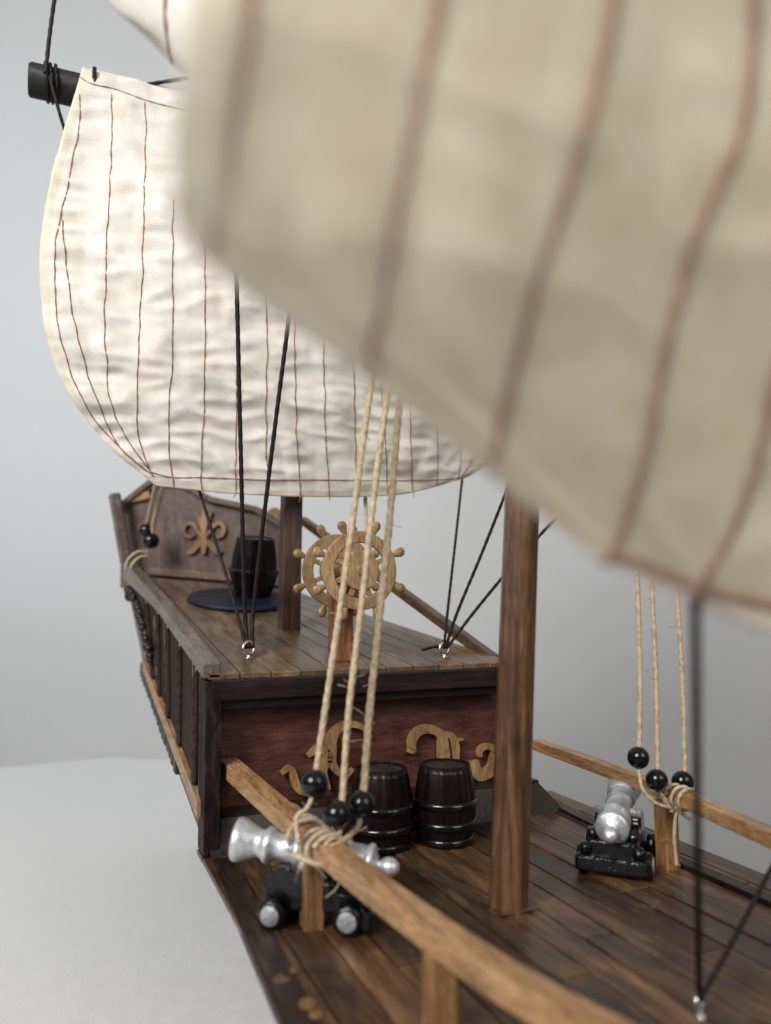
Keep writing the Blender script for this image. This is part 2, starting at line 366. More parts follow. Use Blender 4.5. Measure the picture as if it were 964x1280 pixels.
# bulkhead
YB = 22.95
bb = MB(); bb.prism([(4.3, YB, ZD-.05), (14.9, YB, ZD-.05), (14.9, YB, -6.35), (14.35, YB, -5.3), (13.9, YB, ZQ-.2), (4.3, YB, ZQ-.2)], (0, 1.4, 0))
bk = bb.build('cabin_bulkhead', M['red'], ship, .03)
sb = MB(); sb.box((12.2, YB-.3, -6.75), (5.5, .6, .8)); sb.box((12.2, YB-.3, -6.28), (5.65, .7, .14))
sb.build('skirting', M['darkwood'], bk, .03)
cp = MB(); cp.prism([(3.95, 22.02, -7.2), (4.42, 22.02, -7.2), (4.36, 22.02, ZQ-.19), (3.9, 22.02, ZQ-.19)], (0, .95, 0)); 
cpo = cp.build('corner_post', M['postwood'], bk, .04)
def ribbon(mb, pts, wid, put, n, th):
    P = resample([Vector((p[0], p[1], 0)) for p in pts], 1.2)
    m = len(P); L = []; Rr = []
    for i, p in enumerate(P):
        t = (P[min(i+1, m-1)]-P[max(i-1, 0)]).normalized(); nn = Vector((-t.y, t.x, 0)); f = i/(m-1)*(len(wid)-1); k = min(int(f), len(wid)-2)
        w_ = (wid[k]+(wid[k+1]-wid[k])*(f-k))*.42
        L.append(p+nn*w_); Rr.append(p-nn*w_)
    lo = [put(p.x, p.y) for p in L] + [put(p.x, p.y) for p in Rr]
    hi = [v+n*th for v in lo]; vs = lo+hi; fs = []; q = 2*m
    for i in range(m-1):
        fs += [(i, i+1, m+i+1, m+i), (q+i, q+m+i, q+m+i+1, q+i+1), (i, q+i, q+i+1, i+1), (m+i, m+i+1, q+m+i+1, q+m+i)]
    fs += [(0, m, q+m, q), (m-1, q+m-1, q+2*m-1, 2*m-1)]
    mb.add(vs, fs)
def arc(cx, cy, r, a0, a1, n=9, r2=None):
    r2 = r2 or r
    return [(cx+(r+(r2-r)*i/(n-1))*math.cos(math.radians(a0+(a1-a0)*i/(n-1))), cy-(r+(r2-r)*i/(n-1))*math.sin(math.radians(a0+(a1-a0)*i/(n-1)))) for i in range(n)]
putB = lambda x, y: on_y(x, y, YB-.015)
nB = Vector((0, -1, 0))
g = MB(); ribbon(g, [(508, 936)]+arc(532, 930, 20, 200, 20, 10)+[(553, 950), (556, 966), (552, 985)], [8, 12, 13, 13, 16, 12, 6], putB, nB, .22)
ribbon(g, [(548, 921), (560, 918), (566, 930), (568, 952), (571, 962)], [6, 10, 12, 9, 3], putB, nB, .19)
ribbon(g, [(571, 960), (568, 940), (566, 926), (577, 923)], [3, 6, 8, 3], putB, nB, .16)
so = g.build('scroll_ornament', M['gold'], bk, .05); so['label'] = 'gilded hook shaped scroll above the barrels'
g = MB(); ribbon(g, [(590, 950), (596, 968), (612, 960), (616, 942)]+arc(606, 942, 11, 10, 200, 8, 9), [12, 16, 16, 14, 11, 8, 5], putB, nB, .2)
g.build('scroll_ornament', M['gold'], bk, .05)['label'] = 'gilded comma shaped scroll beside the mast'
g = MB(); ribbon(g, arc(436, 930, 27, 20, 190, 9, 24)+[(414, 955), (428, 968), (440, 960)], [5, 9, 12, 15, 13, 10, 4], putB, nB, .2)
ribbon(g, [(383, 944), (398, 934), (408, 944), (402, 962), (410, 985)], [5, 12, 15, 10, 4], putB, nB, .2)
ribbon(g, [(350, 966), (362, 960), (372, 985), (398, 992)], [5, 12, 12, 4], putB, nB, .18)
g.build('scroll_ornament', M['gold'], bk, .05)['label'] = 'brown leafy scroll behind the hanging ropes'
g = MB(); ribbon(g, [(478, 958), (492, 950), (500, 962)], [4, 9, 4], putB, nB, .16)
# port side of the cabin
cs = MB()
Ys = [22.98+i*(39-22.98)/10 for i in range(11)]
for i in range(10):
    a, b = Ys[i], Ys[i+1]
    cs.prism([(XB(a)+.02, a, -6.2+.2*(a-22.5)), (XB(b)+.02, b, -6.2+.2*(b-22.5)), (XL(b)-.02, b, zq(b)-.03), (XL(a)-.02, a, zq(a)-.03)], (.25, 0, 0))
side = cs.build('cabin_side', M['cream'], ship)
for ya, yb in ((23.75, 30.1), (30.5, 35.1), (35.4, 37.8)):
    wn = MB(); f = lambda y, t: (XB(y)*(1-t)+XL(y)*t-.03, y, (-5.75+.2*(y-22.5))*(1-t)+(zq(y)-.12)*t)
    wn.prism([f(ya, .0), f(yb, .0), f(yb, 1), f(ya+ (1.0 if ya < 26 else .1), 1)], (.1, 0, 0))
    wn.build('gallery_window', M['dark'], side)
for y in (23.5, 26.4, 29.0, 31.4, 33.6):
    cv = MB(); a = Vector((XB(y)-.06, y, -5.75+.2*(y-22.5))); b = Vector((XL(y)-.06, y, zq(y)-.15)); Lp = (b-a).length
    cv.lathe([(Lp*q/16, .085+.055*abs(math.sin(q*1.25))+.02*(q % 3 == 0)) for q in range(17)], a, b-a, 10)
    cv.build('carved_post', M['hull'], side)
tr = MB()
for i in range(10):
    a, b = 22.55+i*1.42, 22.55+(i+1)*1.42-.005
    tr.prism([(XB(a)-.16, a, -6.3+.2*(a-22.5)), (XB(b)-.16, b, -6.3+.2*(b-22.5)), (XB(b)-.16, b, -5.8+.2*(b-22.5)), (XB(a)-.16, a, -5.8+.2*(a-22.5))], (.26, 0, 0))
tr.build('side_strake', M['tan'], side)['label'] = 'bare tan strake along the cabin side'
orn = MB()
for k in range(16):
    y = 32.6+k*.36; zz = zq(y)-.62-max(0, 36.5-y)*.42
    for q in range(2): orn.ball((XL(y)-.02-.03*random.random(), y+random.uniform(-.1, .1), zz+random.uniform(-.2, .2)), random.uniform(.12, .2), 0, (1, 1, random.uniform(.8, 1.4)))
orn.build('carved_bead_trim', M['hull'], side)
# low grey bulwark over the port edge of the quarterdeck
bw = MB(); V_ = []; n_ = 14
for i in range(n_+1):
    a = 22.0+i*16.6/n_; h1 = .32+max(0, a-31)*.05; xa = XL(a)-.18
    V_ += [(xa, a, zq(a)-.12), (xa+.5, a, zq(a)-.12), (xa+.5, a, zq(a)+h1), (xa, a, zq(a)+h1)]
bw.add(V_, [(0, 1, 2, 3), tuple(n_*4+k for k in (3, 2, 1, 0))]+[(i*4+k, i*4+4+k, i*4+4+(k+1) % 4, i*4+(k+1) % 4) for i in range(n_) for k in range(4)])
bw.build('bulwark_rail', M['grey'], ship, .04)
# stern board
putS = lambda x, y: on_plane(x, y, pSL, sn)
st = MB(); st.prism([putS(*p) for p in ((150, 735), (352, 748), (356, 655), (322, 634), (262, 621), (226, 600), (190, 602), (152, 633))], -sn*.5)
sbd = st.build('stern_board', M['stern'], ship, .03)
tp = MB()
for a, b, wd in (((150, 636), (192, 603), 9), ((192, 603), (228, 602), 9), ((226, 603), (262, 624), 9), ((262, 624), (322, 637), 10), ((322, 637), (358, 660), 10)):
    tp.beam(putS(*a)+sn*.12, putS(*b)+sn*.12, .55, .28)
tp.build('coping', M['stern'], sbd, .05)
tm = MB(); tm.beam(putS(188, 714)+sn*.14, putS(352, 728)+sn*.14, .3, .34); tm.build('foot_trim', M['trim'], sbd, .05)
nS = sn
g = MB()
for sg in (-1, 1):
    X = lambda dx: 257+sg*dx*1.0
    ribbon(g, [(X(2), 672)]+[(X(8), 664), (X(13), 657), (X(20), 655), (X(25), 661), (X(23), 669), (X(16), 672), (X(12), 668)], [4, 5, 6, 6, 6, 5, 3], putS, nS, .22)
    ribbon(g, [(X(3), 676), (X(9), 683), (X(16), 690), (X(22), 691)], [6, 9, 9, 5], putS, nS, .22)
ribbon(g, [(257, 637), (257, 645), (257, 660), (257, 680), (257, 693)], [3, 13, 9, 12, 5], putS, nS, .26)
ribbon(g, [(247, 640), (252, 650), (256, 662)], [3, 6, 5], putS, nS, .22); ribbon(g, [(267, 640), (262, 650), (258, 662)], [3, 6, 5], putS, nS, .22)
g.build('leaf_ornament', M['gold'], sbd, .05)['label'] = 'gilded fleur shaped carving on the stern board'
g = MB(); ribbon(g, [(157, 629), (168, 625), (178, 622), (190, 618)], [5, 8, 11, 12], putS, nS, .25); ribbon(g, [(176, 623), (181, 612), (188, 608)], [10, 8, 4], putS, nS, .25)
g.build('leaf_ornament', M['gold'], sbd, .05)['label'] = 'small gilded wing under the stern coping'
g = MB(); ribbon(g, [(334, 646), (346, 640), (352, 652)], [7, 12, 6], putS, nS, .25); g.build('leaf_ornament', M['gold'], sbd, .05)
sp = MB(); a, b = on_y(158, 704, 38.9), on_y(143, 617, 39.3); sp.beam(a, b, .55, .5, Vector((0, 1, 0)), 0, .55, .5); sp.build('stern_post', M['grey'], ship, .12, 3)
# starboard stern rail
sr = MB(); a, b = on_y(632, 835, 22.4), on_y(378, 650, 35.0); sr.beam(a, b, .42, .34); 
sr.build('stern_rail', M['rail'], ship, .05)
# masts
def mast(name, foot, px_top, r0, r1, m, top_y, seg=8):
    top = on_y(px_top[0], px_top[1], top_y); d = (top-foot).normalized(); L = (top-foot).length
    mb = MB(); mb.lathe([(-.1, r0), (.0, r0)]+[(L*k/12, r0+(r1-r0)*k/12) for k in range(1, 13)], foot, d, seg)
    mb.sm = [False]*len(mb.sm)
    return mb.build(name, m, ship, .06, 3, angle=20)
fm = deck(635, 1135); mast('main_mast', fm, (676, -60), .47, .40, M['mast'], fm.y)
col = MB(); col.box(fm+Vector((.05, .05, .06)), (1.0, 1.0, .04)); col.build('mast_step', M['deck'], ship, .02)
fr = qdeck(361, 785); mast('rear_mast', fr, (375, 150), .50, .42, M['mast2'], fr.y, 4)
# yard of the rear sail
yd = MB(); a, b = on_y(36, 99, 27.3), on_y(640, 240, 27.1); d = (b-a).normalized(); L = (b-a).length
yd.lathe([(0, .5), (.08, .56), (L*.5, .56), (L-.08, .56), (L, .5)], a, d, 20)
yard = yd.build('yard', M['yard'], ship)
# handrails
lr = MB(); P = [Vector((4.75, 22.9, -4.98)), Vector((5.45, 16.75, -5.45)), Vector((6.05, 11.5, -5.62)), Vector((6.75, 8.6, -5.72)), Vector((8.6, 3, -5.8))]
Pr = resample(P, .6)
def sweep(mb, pts, w, h):
    vs = []; n = len(pts); fs = []
    for i, p in enumerate(pts):
        d = (pts[min(i+1, n-1)]-pts[max(i-1, 0)]).normalized(); sx = d.cross(Vector((0, 0, 1))).normalized(); uz = sx.cross(d)
        for a_, b_ in ((-.5, -.5), (.5, -.5), (.5, .5), (-.5, .5)): vs.append(p+sx*w*a_+uz*h*b_)
    for i in range(n-1):
        for k in range(4): fs.append((i*4+k, i*4+(k+1) % 4, i*4+4+(k+1) % 4, i*4+4+k))
    fs += [(3, 2, 1, 0), (n*4-4, n*4-3, n*4-2, n*4-1)]
    mb.add(vs, fs)
sweep(lr, Pr, .52, .42)
lrail = lr.build('handrail', M['tan'], ship, .03); lrail['label'] = 'bare tan wooden handrail on square posts, twine lashed to it'
def rpost(c, top, rail):
    mb = MB(); mb.box((c.x, c.y, (ZD-.05+top)/2), (.44, .46, top-ZD+.05)); return mb.build('rail_post', M['tanx'], rail, .04)
pA = deck(390, 1158); rpost(pA, -5.66, lrail)
i2 = min(Pr, key=lambda p: abs(p.y-11.6)); rpost(Vector((i2.x, i2.y, 0)), i2.z-.2, lrail)
i3 = min(Pr, key=lambda p: abs(p.y-6.5)); 
rr_ = MB(); Q = [Vector((15.35, 22.9, -5.17)), Vector((15.25, 17, -5.3)), Vector((14.8, 13, -5.4)), Vector((14.0, 8, -5.45))]
Qr = resample(Q, .8); sweep(rr_, Qr, .4, .36)
rrail = rr_.build('handrail', M['tan'], ship, .03); rrail['label'] = 'thin orange brown handrail along the starboard edge'
pB = deck(836, 1083); pB2 = min(Qr, key=lambda p: abs(p.y-pB.y)); rpost(Vector((pB2.x-.05, pB.y, 0)), pB2.z-.17, rrail)
# eyelets
def eyelet(p, m, r=.2, tilt=.3, az=0):
    mb = MB(); ax = Vector((math.cos(az), math.sin(az), 0)); up = Vector((0, tilt*.5, 1)).normalized()
    c = p+up*(r+.12)
    mb.tube([c+(ax*math.cos(a)+up*math.sin(a))*r for a in [2*PI*k/20 for k in range(20)]], r*.3, 8, 0, True)
    mb.tube([p-up*.1, p+up*.16], r*.32, 8); mb.lathe([(0, r*.75), (.05, r*.6)], p, (0, 0, 1), 12)
    o = mb.build('eyelet', m, ship); return c
eL = eyelet(qdeck(311, 823), M['brass'], .19, .3, .3); eR = eyelet(qdeck(556, 822), M['brass'], .18, .3, .2); eN = eyelet(deck(876, 1272), M['steel'], .14, .2, .5)

# ------------------------------------------------------------------ sails
def sail(name, rows, mats, label, threads, hem, nu=130, nv=130, amp=.1, fs=(1.0, 1.0), stripes=10, thr=.03, off=None, cell=1, loose=None, seed=0, hem_bottom=0, smat=None):
    nr, nc = len(rows), len(rows[0])
    def at(u, v):
        a = v*(nr-1); i = min(int(a), nr-2); t = a-i
        cols = []
        for k in (i-1, i, i+1, i+2):
            if k < 0: row = [p*2-q for p, q in zip(rows[0], rows[1])]
            elif k >= nr: row = [p*2-q for p, q in zip(rows[-1], rows[-2])]
            else: row = rows[k]
            b = u*(nc-1); j = min(int(b), nc-2); s = b-j
            g = lambda q: row[q] if 0 <= q < nc else (row[0]*2-row[1] if q < 0 else row[-1]*2-row[-2])
            cols.append(cat(g(j-1), g(j), g(j+1), g(j+2), s))
        return cat(cols[0], cols[1], cols[2], cols[3], t)
    G = [[at(i/nu, j/nv) for i in range(nu+1)] for j in range(nv+1)]
    W = (G[nv//2][nu]-G[nv//2][0]).length; Hh = (G[nv][nu//2]-G[0][nu//2]).length
    D = [[None]*(nu+1) for _ in range(nv+1)]
    for j in range(nv+1):
        for i in range(nu+1):
            du = G[j][min(i+1, nu)]-G[j][max(i-1, 0)]; dv = G[min(j+1, nv)][i]-G[max(j-1, 0)][i]
            n = du.cross(dv).normalized()
            if n.y > 0: n = -n
            X, Z = G[j][i].dot(R), G[j][i].z
            st_ = abs(math.sin(PI*i/nu*stripes))
            rd_ = lambda q: (1-2.2*abs(q))
            a = noise.noise(Vector((X*.5*fs[0]+seed, Z*1.1*fs[1]+X*.25, seed*1.7)))*.9 + .42*rd_(noise.noise(Vector((X*.55*fs[0]+7, Z*1.7*fs[1]+seed-X*.15, 3.1)))) + .09*rd_(noise.noise(Vector((X*1.3*fs[0], Z*3.0*fs[1]+seed, 5.7))))+.06*noise.noise(Vector((X*2.6*fs[0], Z*4.2*fs[1], 9+seed)))
            D[j][i] = G[j][i] + n*amp*a*(.45+.55*st_)*min(1, (j/nv)*5+.15)*min(1, (1-j/nv)*6+.35)
    mb = MB(); vs = [p for row in D for p in row]; fs_ = []; me_uv = []
    W1 = nu+1
    for j in range(nv):
        for i in range(nu):
            fs_.append((j*W1+i, j*W1+i+1, (j+1)*W1+i+1, (j+1)*W1+i)); me_uv.append((i, j))
    bvh = BVHTree.FromPolygons([tuple(v) for v in vs], fs_)
    mb.add(vs, fs_, 0, True)
    for k, (i, j) in enumerate(me_uv):
        if i/nu*W < hem or (1-i/nu)*W < hem or (1-j/nv)*Hh < hem_bottom: mb.m[k] = 1
    o = mb.build(name, mats)
    me = o.data; uvl = me.uv_layers.new(name='weave'); co = {}
    uvd = uvl.data
    for p in me.polygons:
        for li in p.loop_indices:
            vi = me.loops[li].vertex_index; j, i = divmod(vi, W1); uvd[li].uv = (i/nu*W, j/nv*Hh)
    sd_ = o.modifiers.new('cloth', 'SOLIDIFY'); sd_.thickness = .035*CM; sd_.offset = 0
    tag(o, label, 'sail')
    tm_ = MB()
    for poly in threads:
        P = []
        pts = resample([Vector((a, b, 0)) for a, b in poly], cell*5)
        for q in pts:
            wob = noise.noise(Vector((q.x*.03, q.y*.05, seed)))*2.2*cell
            d = ray(q.x+wob, q.y).normalized(); hit = bvh.ray_cast(Vector((0, 0, 0)), d, 200)
            if hit[0] is not None:
                P.append(hit[0]-d*(.012+thr*.5 if off is None else off))
            elif len(P) > 2: tm_.tube(P, thr, 6, 0, False, lambda l, a: thr*(1+(.25*math.sin(l*16) if off is None else 0))); P = []
            else: P = []
        if len(P) > 2: tm_.tube(P, thr, 6, 0, False, lambda l, a: thr*(1+(.25*math.sin(l*16) if off is None else 0)))
    for (x0, y0, x1, y1) in loose or []:
        a = bvh.ray_cast(Vector((0, 0, 0)), ray(x0, y0).normalized(), 200)
        if a[0] is not None:
            p = a[0]-ray(x0, y0).normalized()*.03; yy = p.y
            tm_.tube([p, on_y((x0+x1)/2+1, (y0+y1)/2, yy-.02), on_y(x1, y1, yy)], thr*.8, 5)
    if threads: tm_.build('stitching', smat or M['stitch'], o)
    return o, bvh
Yd = lambda pts: [on_y(*p) for p in pts]
rear_rows = [Yd(r) for r in (
    [(103, 84, 27.5), (235, 116, 27.4), (380, 150, 27.3), (520, 184, 27.3), (655, 216, 27.3)],
    [(98, 104, 26.6), (235, 136, 26.55), (380, 168, 26.5), (520, 202, 26.5), (655, 234, 26.5)],
    [(62, 232, 26.2), (228, 250, 25.5), (392, 270, 25.3), (560, 290, 25.5), (715, 306, 25.9)],
    [(50, 345, 26.0), (220, 360, 25.1), (390, 374, 24.9), (560, 388, 25.1), (732, 400, 25.7)],
    [(68, 455, 26.1), (225, 468, 25.2), (390, 480, 25.0), (555, 488, 25.2), (708, 490, 25.8)],
    [(125, 545, 26.4), (255, 550, 25.7), (395, 553, 25.5), (535, 553, 25.6), (655, 547, 26.1)],
    [(195, 607, 26.6), (292, 617, 26.1), (395, 621, 25.95), (500, 618, 26.05), (585, 596, 26.3)])]
stp = [
 [(100, 118), (98, 165), (84, 235), (72, 290), (68, 350), (74, 410), (88, 462), (112, 515), (150, 560), (186, 590)],
 [(78, 275), (84, 340), (93, 400), (108, 460), (128, 515), (150, 560), (190, 592)],
 [(140, 118), (139, 200), (134, 300), (131, 400), (133, 440), (138, 500), (160, 550), (192, 592)],
 [(182, 128), (181, 220), (178, 330), (174, 420), (171, 520), (178, 560), (193, 596)],
 [(216, 250), (216, 330), (216, 430), (212, 520), (211, 560), (218, 613)],
 [(256, 280), (256, 400), (255, 500), (252, 560), (253, 616)],
 [(298, 300), (296, 450), (295, 560), (295, 618)], [(334, 330), (334, 450), (333, 540), (336, 618)], [(370, 350), (369, 450), (371, 540), (375, 619)],
 [(408, 350), (406, 470), (408, 560), (411, 622)], [(440, 400), (443, 480), (444, 560), (447, 620)], [(474, 430), (480, 520), (485, 618)],
 [(512, 460), (514, 540), (516, 618)], [(545, 480), (547, 550), (546, 615)], [(572, 500), (576, 560), (572, 605)], [(592, 560), (588, 578), (575, 598)],
 [(190, 590), (215, 597), (253, 597), (330, 600), (400, 600), (480, 601), (540, 600), (575, 597), (592, 586)],
 [(96, 93), (112, 104), (146, 112), (182, 125), (250, 143)]]
rear, rear_bvh = sail('sail', rear_rows, [M['sail'], M['hem']], 'white striped sail in focus, hung from the black yard above the stern deck', stp, .32,
     170, 200, .27, (1, 1), 12, .021, None, 1, [(375, 616, 374, 628), (411, 616, 412, 626), (516, 612, 517, 622), (547, 612, 541, 628), (573, 603, 571, 612), (295, 614, 292, 622), (253, 612, 255, 620)], 2.3, .35)
# loop of cloth over the yard end
Dd = lambda pts: [on_d(*p) for p in pts]
near_rows = [Dd(r) for r in (
    [(285, -330, 4.7), (500, -330, 5.1), (740, -330, 5.6), (980, -330, 6.3), (1300, -330, 7.6)],
    [(258, -100, 4.7), (480, -110, 5.05), (710, -110, 5.5), (940, -110, 6.2), (1300, -110, 7.6)],
    [(226, 80, 4.75), (450, 80, 5.1), (680, 90, 5.5), (910, 100, 6.2), (1290, 115, 7.6)],
    [(217, 215, 4.95), (440, 250, 5.25), (670, 275, 5.65), (900, 295, 6.35), (1290, 320, 7.7)],
    [(252, 318, 5.3), (460, 395, 5.6), (670, 440, 6.0), (890, 475, 6.7), (1275, 515, 8.0)],
    [(470, 482, 5.9), (600, 540, 6.2), (740, 585, 6.6), (900, 625, 7.1), (1240, 680, 8.4)],
    [(742, 696, 6.9), (800, 722, 7.1), (872, 755, 7.5), (965, 792, 7.8), (1190, 860, 9.0)])]
nst = [[(318, -40), (308, 40), (292, 140), (280, 230), (268, 318)], [(556, -40), (540, 40), (510, 180), (486, 290), (470, 400), (462, 470)],
       [(772, -40), (760, 20), (728, 160), (680, 310), (640, 450), (612, 582)], [(938, -40), (934, 60), (922, 160), (868, 290), (830, 420), (796, 590), (755, 702)],
       [(985, 400), (960, 490), (935, 600), (900, 680), (870, 738), (868, 752)], [(755, 688), (800, 706), (870, 732), (930, 748), (985, 760)]]
near, near_bvh = sail('sail', near_rows, [M['sail_near'], M['hem']], 'large cream striped sail nearest the lens, blurred and covering the top of the picture', nst, .40, 110, 120, .11, (.75, .6), 6, .085, -.058, 1.6, None, 5.4, .28, M['stitch_near'])
up_rows = [Dd(r) for r in (
    [(60, -150, 14.6), (140, -150, 14.2), (230, -150, 14.0), (330, -150, 13.8)],
    [(110, -40, 14.6), (170, -40, 14.2), (240, -40, 14.0), (340, -30, 13.8)],
    [(142, 8, 14.6), (190, 20, 14.2), (250, 40, 14.0), (340, 60, 13.8)],
    [(178, 42, 14.7), (212, 62, 14.4), (260, 95, 14.2), (340, 130, 14.0)],
    [(222, 88, 14.8), (245, 105, 14.6), (280, 130, 14.5), (340, 165, 14.3)])]
sail('sail', up_rows, [M['sail'], M['hem']], 'corner of a small cream sail poking out at the top, above the black yard', [[(206, -30), (207, 20), (213, 72), (216, 84)]], .05, 50, 60, .05, (1, 1), 3, .03, None, 1, None, 8.8)

# ------------------------------------------------------------------ ship's wheel
wc0 = on_y(451, 713, 22.5); wq = qdeck(426, 832)
sw = thing('ships_wheel', (wc0.x, 23.4, zq(23.4)), 'brown double ship\'s steering wheel with stubby handles on posts at the deck edge', "ship's wheel")
def disc(c, r):
    k = r/1.24
    mb = MB(); n = 48; th = .16
    def ring(r0, r1, y0, y1):
        vs = []; fs = []
        for rr, yy in ((r0, y0), (r1, y0), (r1, y1), (r0, y1)):
            for q in range(n): a = 2*PI*q/n; vs.append(c+Vector((rr*math.cos(a), yy, rr*math.sin(a))))
        for p in range(4):
            for q in range(n): fs.append((p*n+q, p*n+(q+1) % n, ((p+1) % 4)*n+(q+1) % n, ((p+1) % 4)*n+q))
        mb.add(vs, fs)
    ring(.87*k, 1.24*k, 0, th)
    rim = mb.build('rim', M['wheel'], sw, .03)
    mb = MB(); mb.lathe([(-.06, .56*k), (-.06, .62*k), (th+.04, .62*k), (th+.04, .56*k)], c, (0, 1, 0), 32, 0, False)
    mb.lathe([(-.16, .12*k), (-.16, .16*k), (-.05, .18*k)], c, (0, 1, 0), 16, 0, False)
    mb.build('hub', M['wheel'], sw, .03)
    for q in range(8):
        a = 2*PI*(q+.5)/8+.02; d = Vector((math.cos(a), 0, math.sin(a))); t = Vector((-d.z, 0, d.x))
        m2 = MB(); m2.beam(c+d*.40*k+Vector((0, th/2, 0)), c+d*.85*k+Vector((0, th/2, 0)), .16*k, th*.8, Vector((0, 1, 0)), 0); m2.build('spoke', M['wheel'], sw, .02)
        m2 = MB(); prof = [(0, .08), (.08, .085), (.15, .11), (.28, .16), (.40, .14), (.46, .07)]
        vs = []; fs = []
        m2.lathe([(h*k, r_*k) for h, r_ in prof], c+d*1.2*k+Vector((0, th/2, 0)), d, 12)
        for v in m2.v: v.y = c.y+th/2+(v.y-c.y-th/2)*.6
        m2.build('handle', M['wheel'], sw)
disc(wc0, 1.24); c2 = Vector((wc0.x, 24.6, wc0.z+.05)); disc(c2, 1.24)
ax = MB(); ax.lathe([(0, .2), (2.1, .2)], wc0+Vector((0, .1, 0)), (0, 1, 0), 18); ax.build('axle', M['wheelpost'], sw)
for yy, dx, wd in ((22.95, -.45, .62), (24.35, -.1, .55)):
    mb = MB(); zt = wc0.z-.15
    mb.box((wc0.x+dx+ .0, yy, (zt+zq(yy)-.03)/2), (wd, .4, zt-zq(yy)+.03)); mb.build('wheel_post', M['wheelpost'], sw, .04)

# ------------------------------------------------------------------ casks
def make_cask(label, loc):
    t = thing('cask', loc, label, 'barrel', 'dark barrels on the ship'); o = Vector(loc)
    mb = MB(); Hc = 2.35
    K = .93
    prof = [(0, .80)] + [(Hc*k/12, .80+.17*math.sin(PI*(k/12)**.9)) for k in range(1, 12)] + [(Hc, .79), (Hc, .70), (Hc-.1, .69)]
    prof = [(h*K, q*K) for h, q in prof]
    mb.lathe(prof, o, (0, 0, 1), 84, 0, True, 14, .05); mb.build('staves', M['barrel'], t)
    mb = MB(); mb.lathe([((Hc-.14)*K, .69*K), ((Hc-.06)*K, .69*K), ((Hc-.05)*K, .3)], o, (0, 0, 1), 40, 0, False); mb.build('lid', M['lid'], t)
    for h in (.12, .62, 1.22):
        rr = .80+.17*math.sin(PI*(h/Hc)**.9)
        mb = MB(); mb.lathe([(h*K+p, (rr+q)*K) for p, q in ((-.11, -.02), (-.1, .035), (0, .06), (.1, .035), (.11, -.02))], o, (0, 0, 1), 48); mb.build('hoop', M['hoop'], t)
    return t
b1 = deck(568, 1058); cask = make_cask('black varnished barrel directly beside the round mast on the main deck', (b1.x+.0, b1.y+.55, ZD+.01))
b2 = deck(487, 1066); dup(cask, (b2.x, b2.y+.6, ZD+.01), .4, 'black varnished barrel partly hidden behind the twine ropes and beads')
dc = qdeck(300, 753); tilt = math.atan(SQ)
dk = MB(); nq_ = Vector((0, -math.sin(tilt), math.cos(tilt)))
dk.lathe([(0, 2.12), (.1, 2.16), (.2, 2.1), (.22, 1.95), (.2, 1.85)], dc+nq_*.02, nq_, 48)
disc_o = dk.build('base_disc', M['blue']); tag(disc_o, 'round blue black disc lying on the stern deck under a tub', 'disc')
b3 = qdeck(318, 752)
pb = Vector((b3.x, b3.y+.25, zq(b3.y+.25)+.24))
tub = thing('tub', tuple(pb), 'dark faceted wooden tub standing on the blue black disc near the stern', 'tub', 'dark barrels on the ship')
mb = MB(); mb.lathe([(0, .78), (.5, .95), (1.06, 1.08), (1.1, 1.0), (1.7, .95), (2.45, .80), (2.45, .70), (2.35, .68)], pb, nq_, 9, 0, False); mb.build('staves', M['barrel'], tub, .04)
mb = MB(); mb.lathe([(2.3, .68), (2.38, .68), (2.39, .3)], pb, nq_, 9, 0, False); mb.build('lid', M['lid'], tub)
mb = MB(); mb.lathe([(1.0, 1.02), (1.01, 1.11), (1.16, 1.10), (1.17, .98)], pb, nq_, 9, 0, False); mb.build('hoop', M['hoop'], tub, .03)

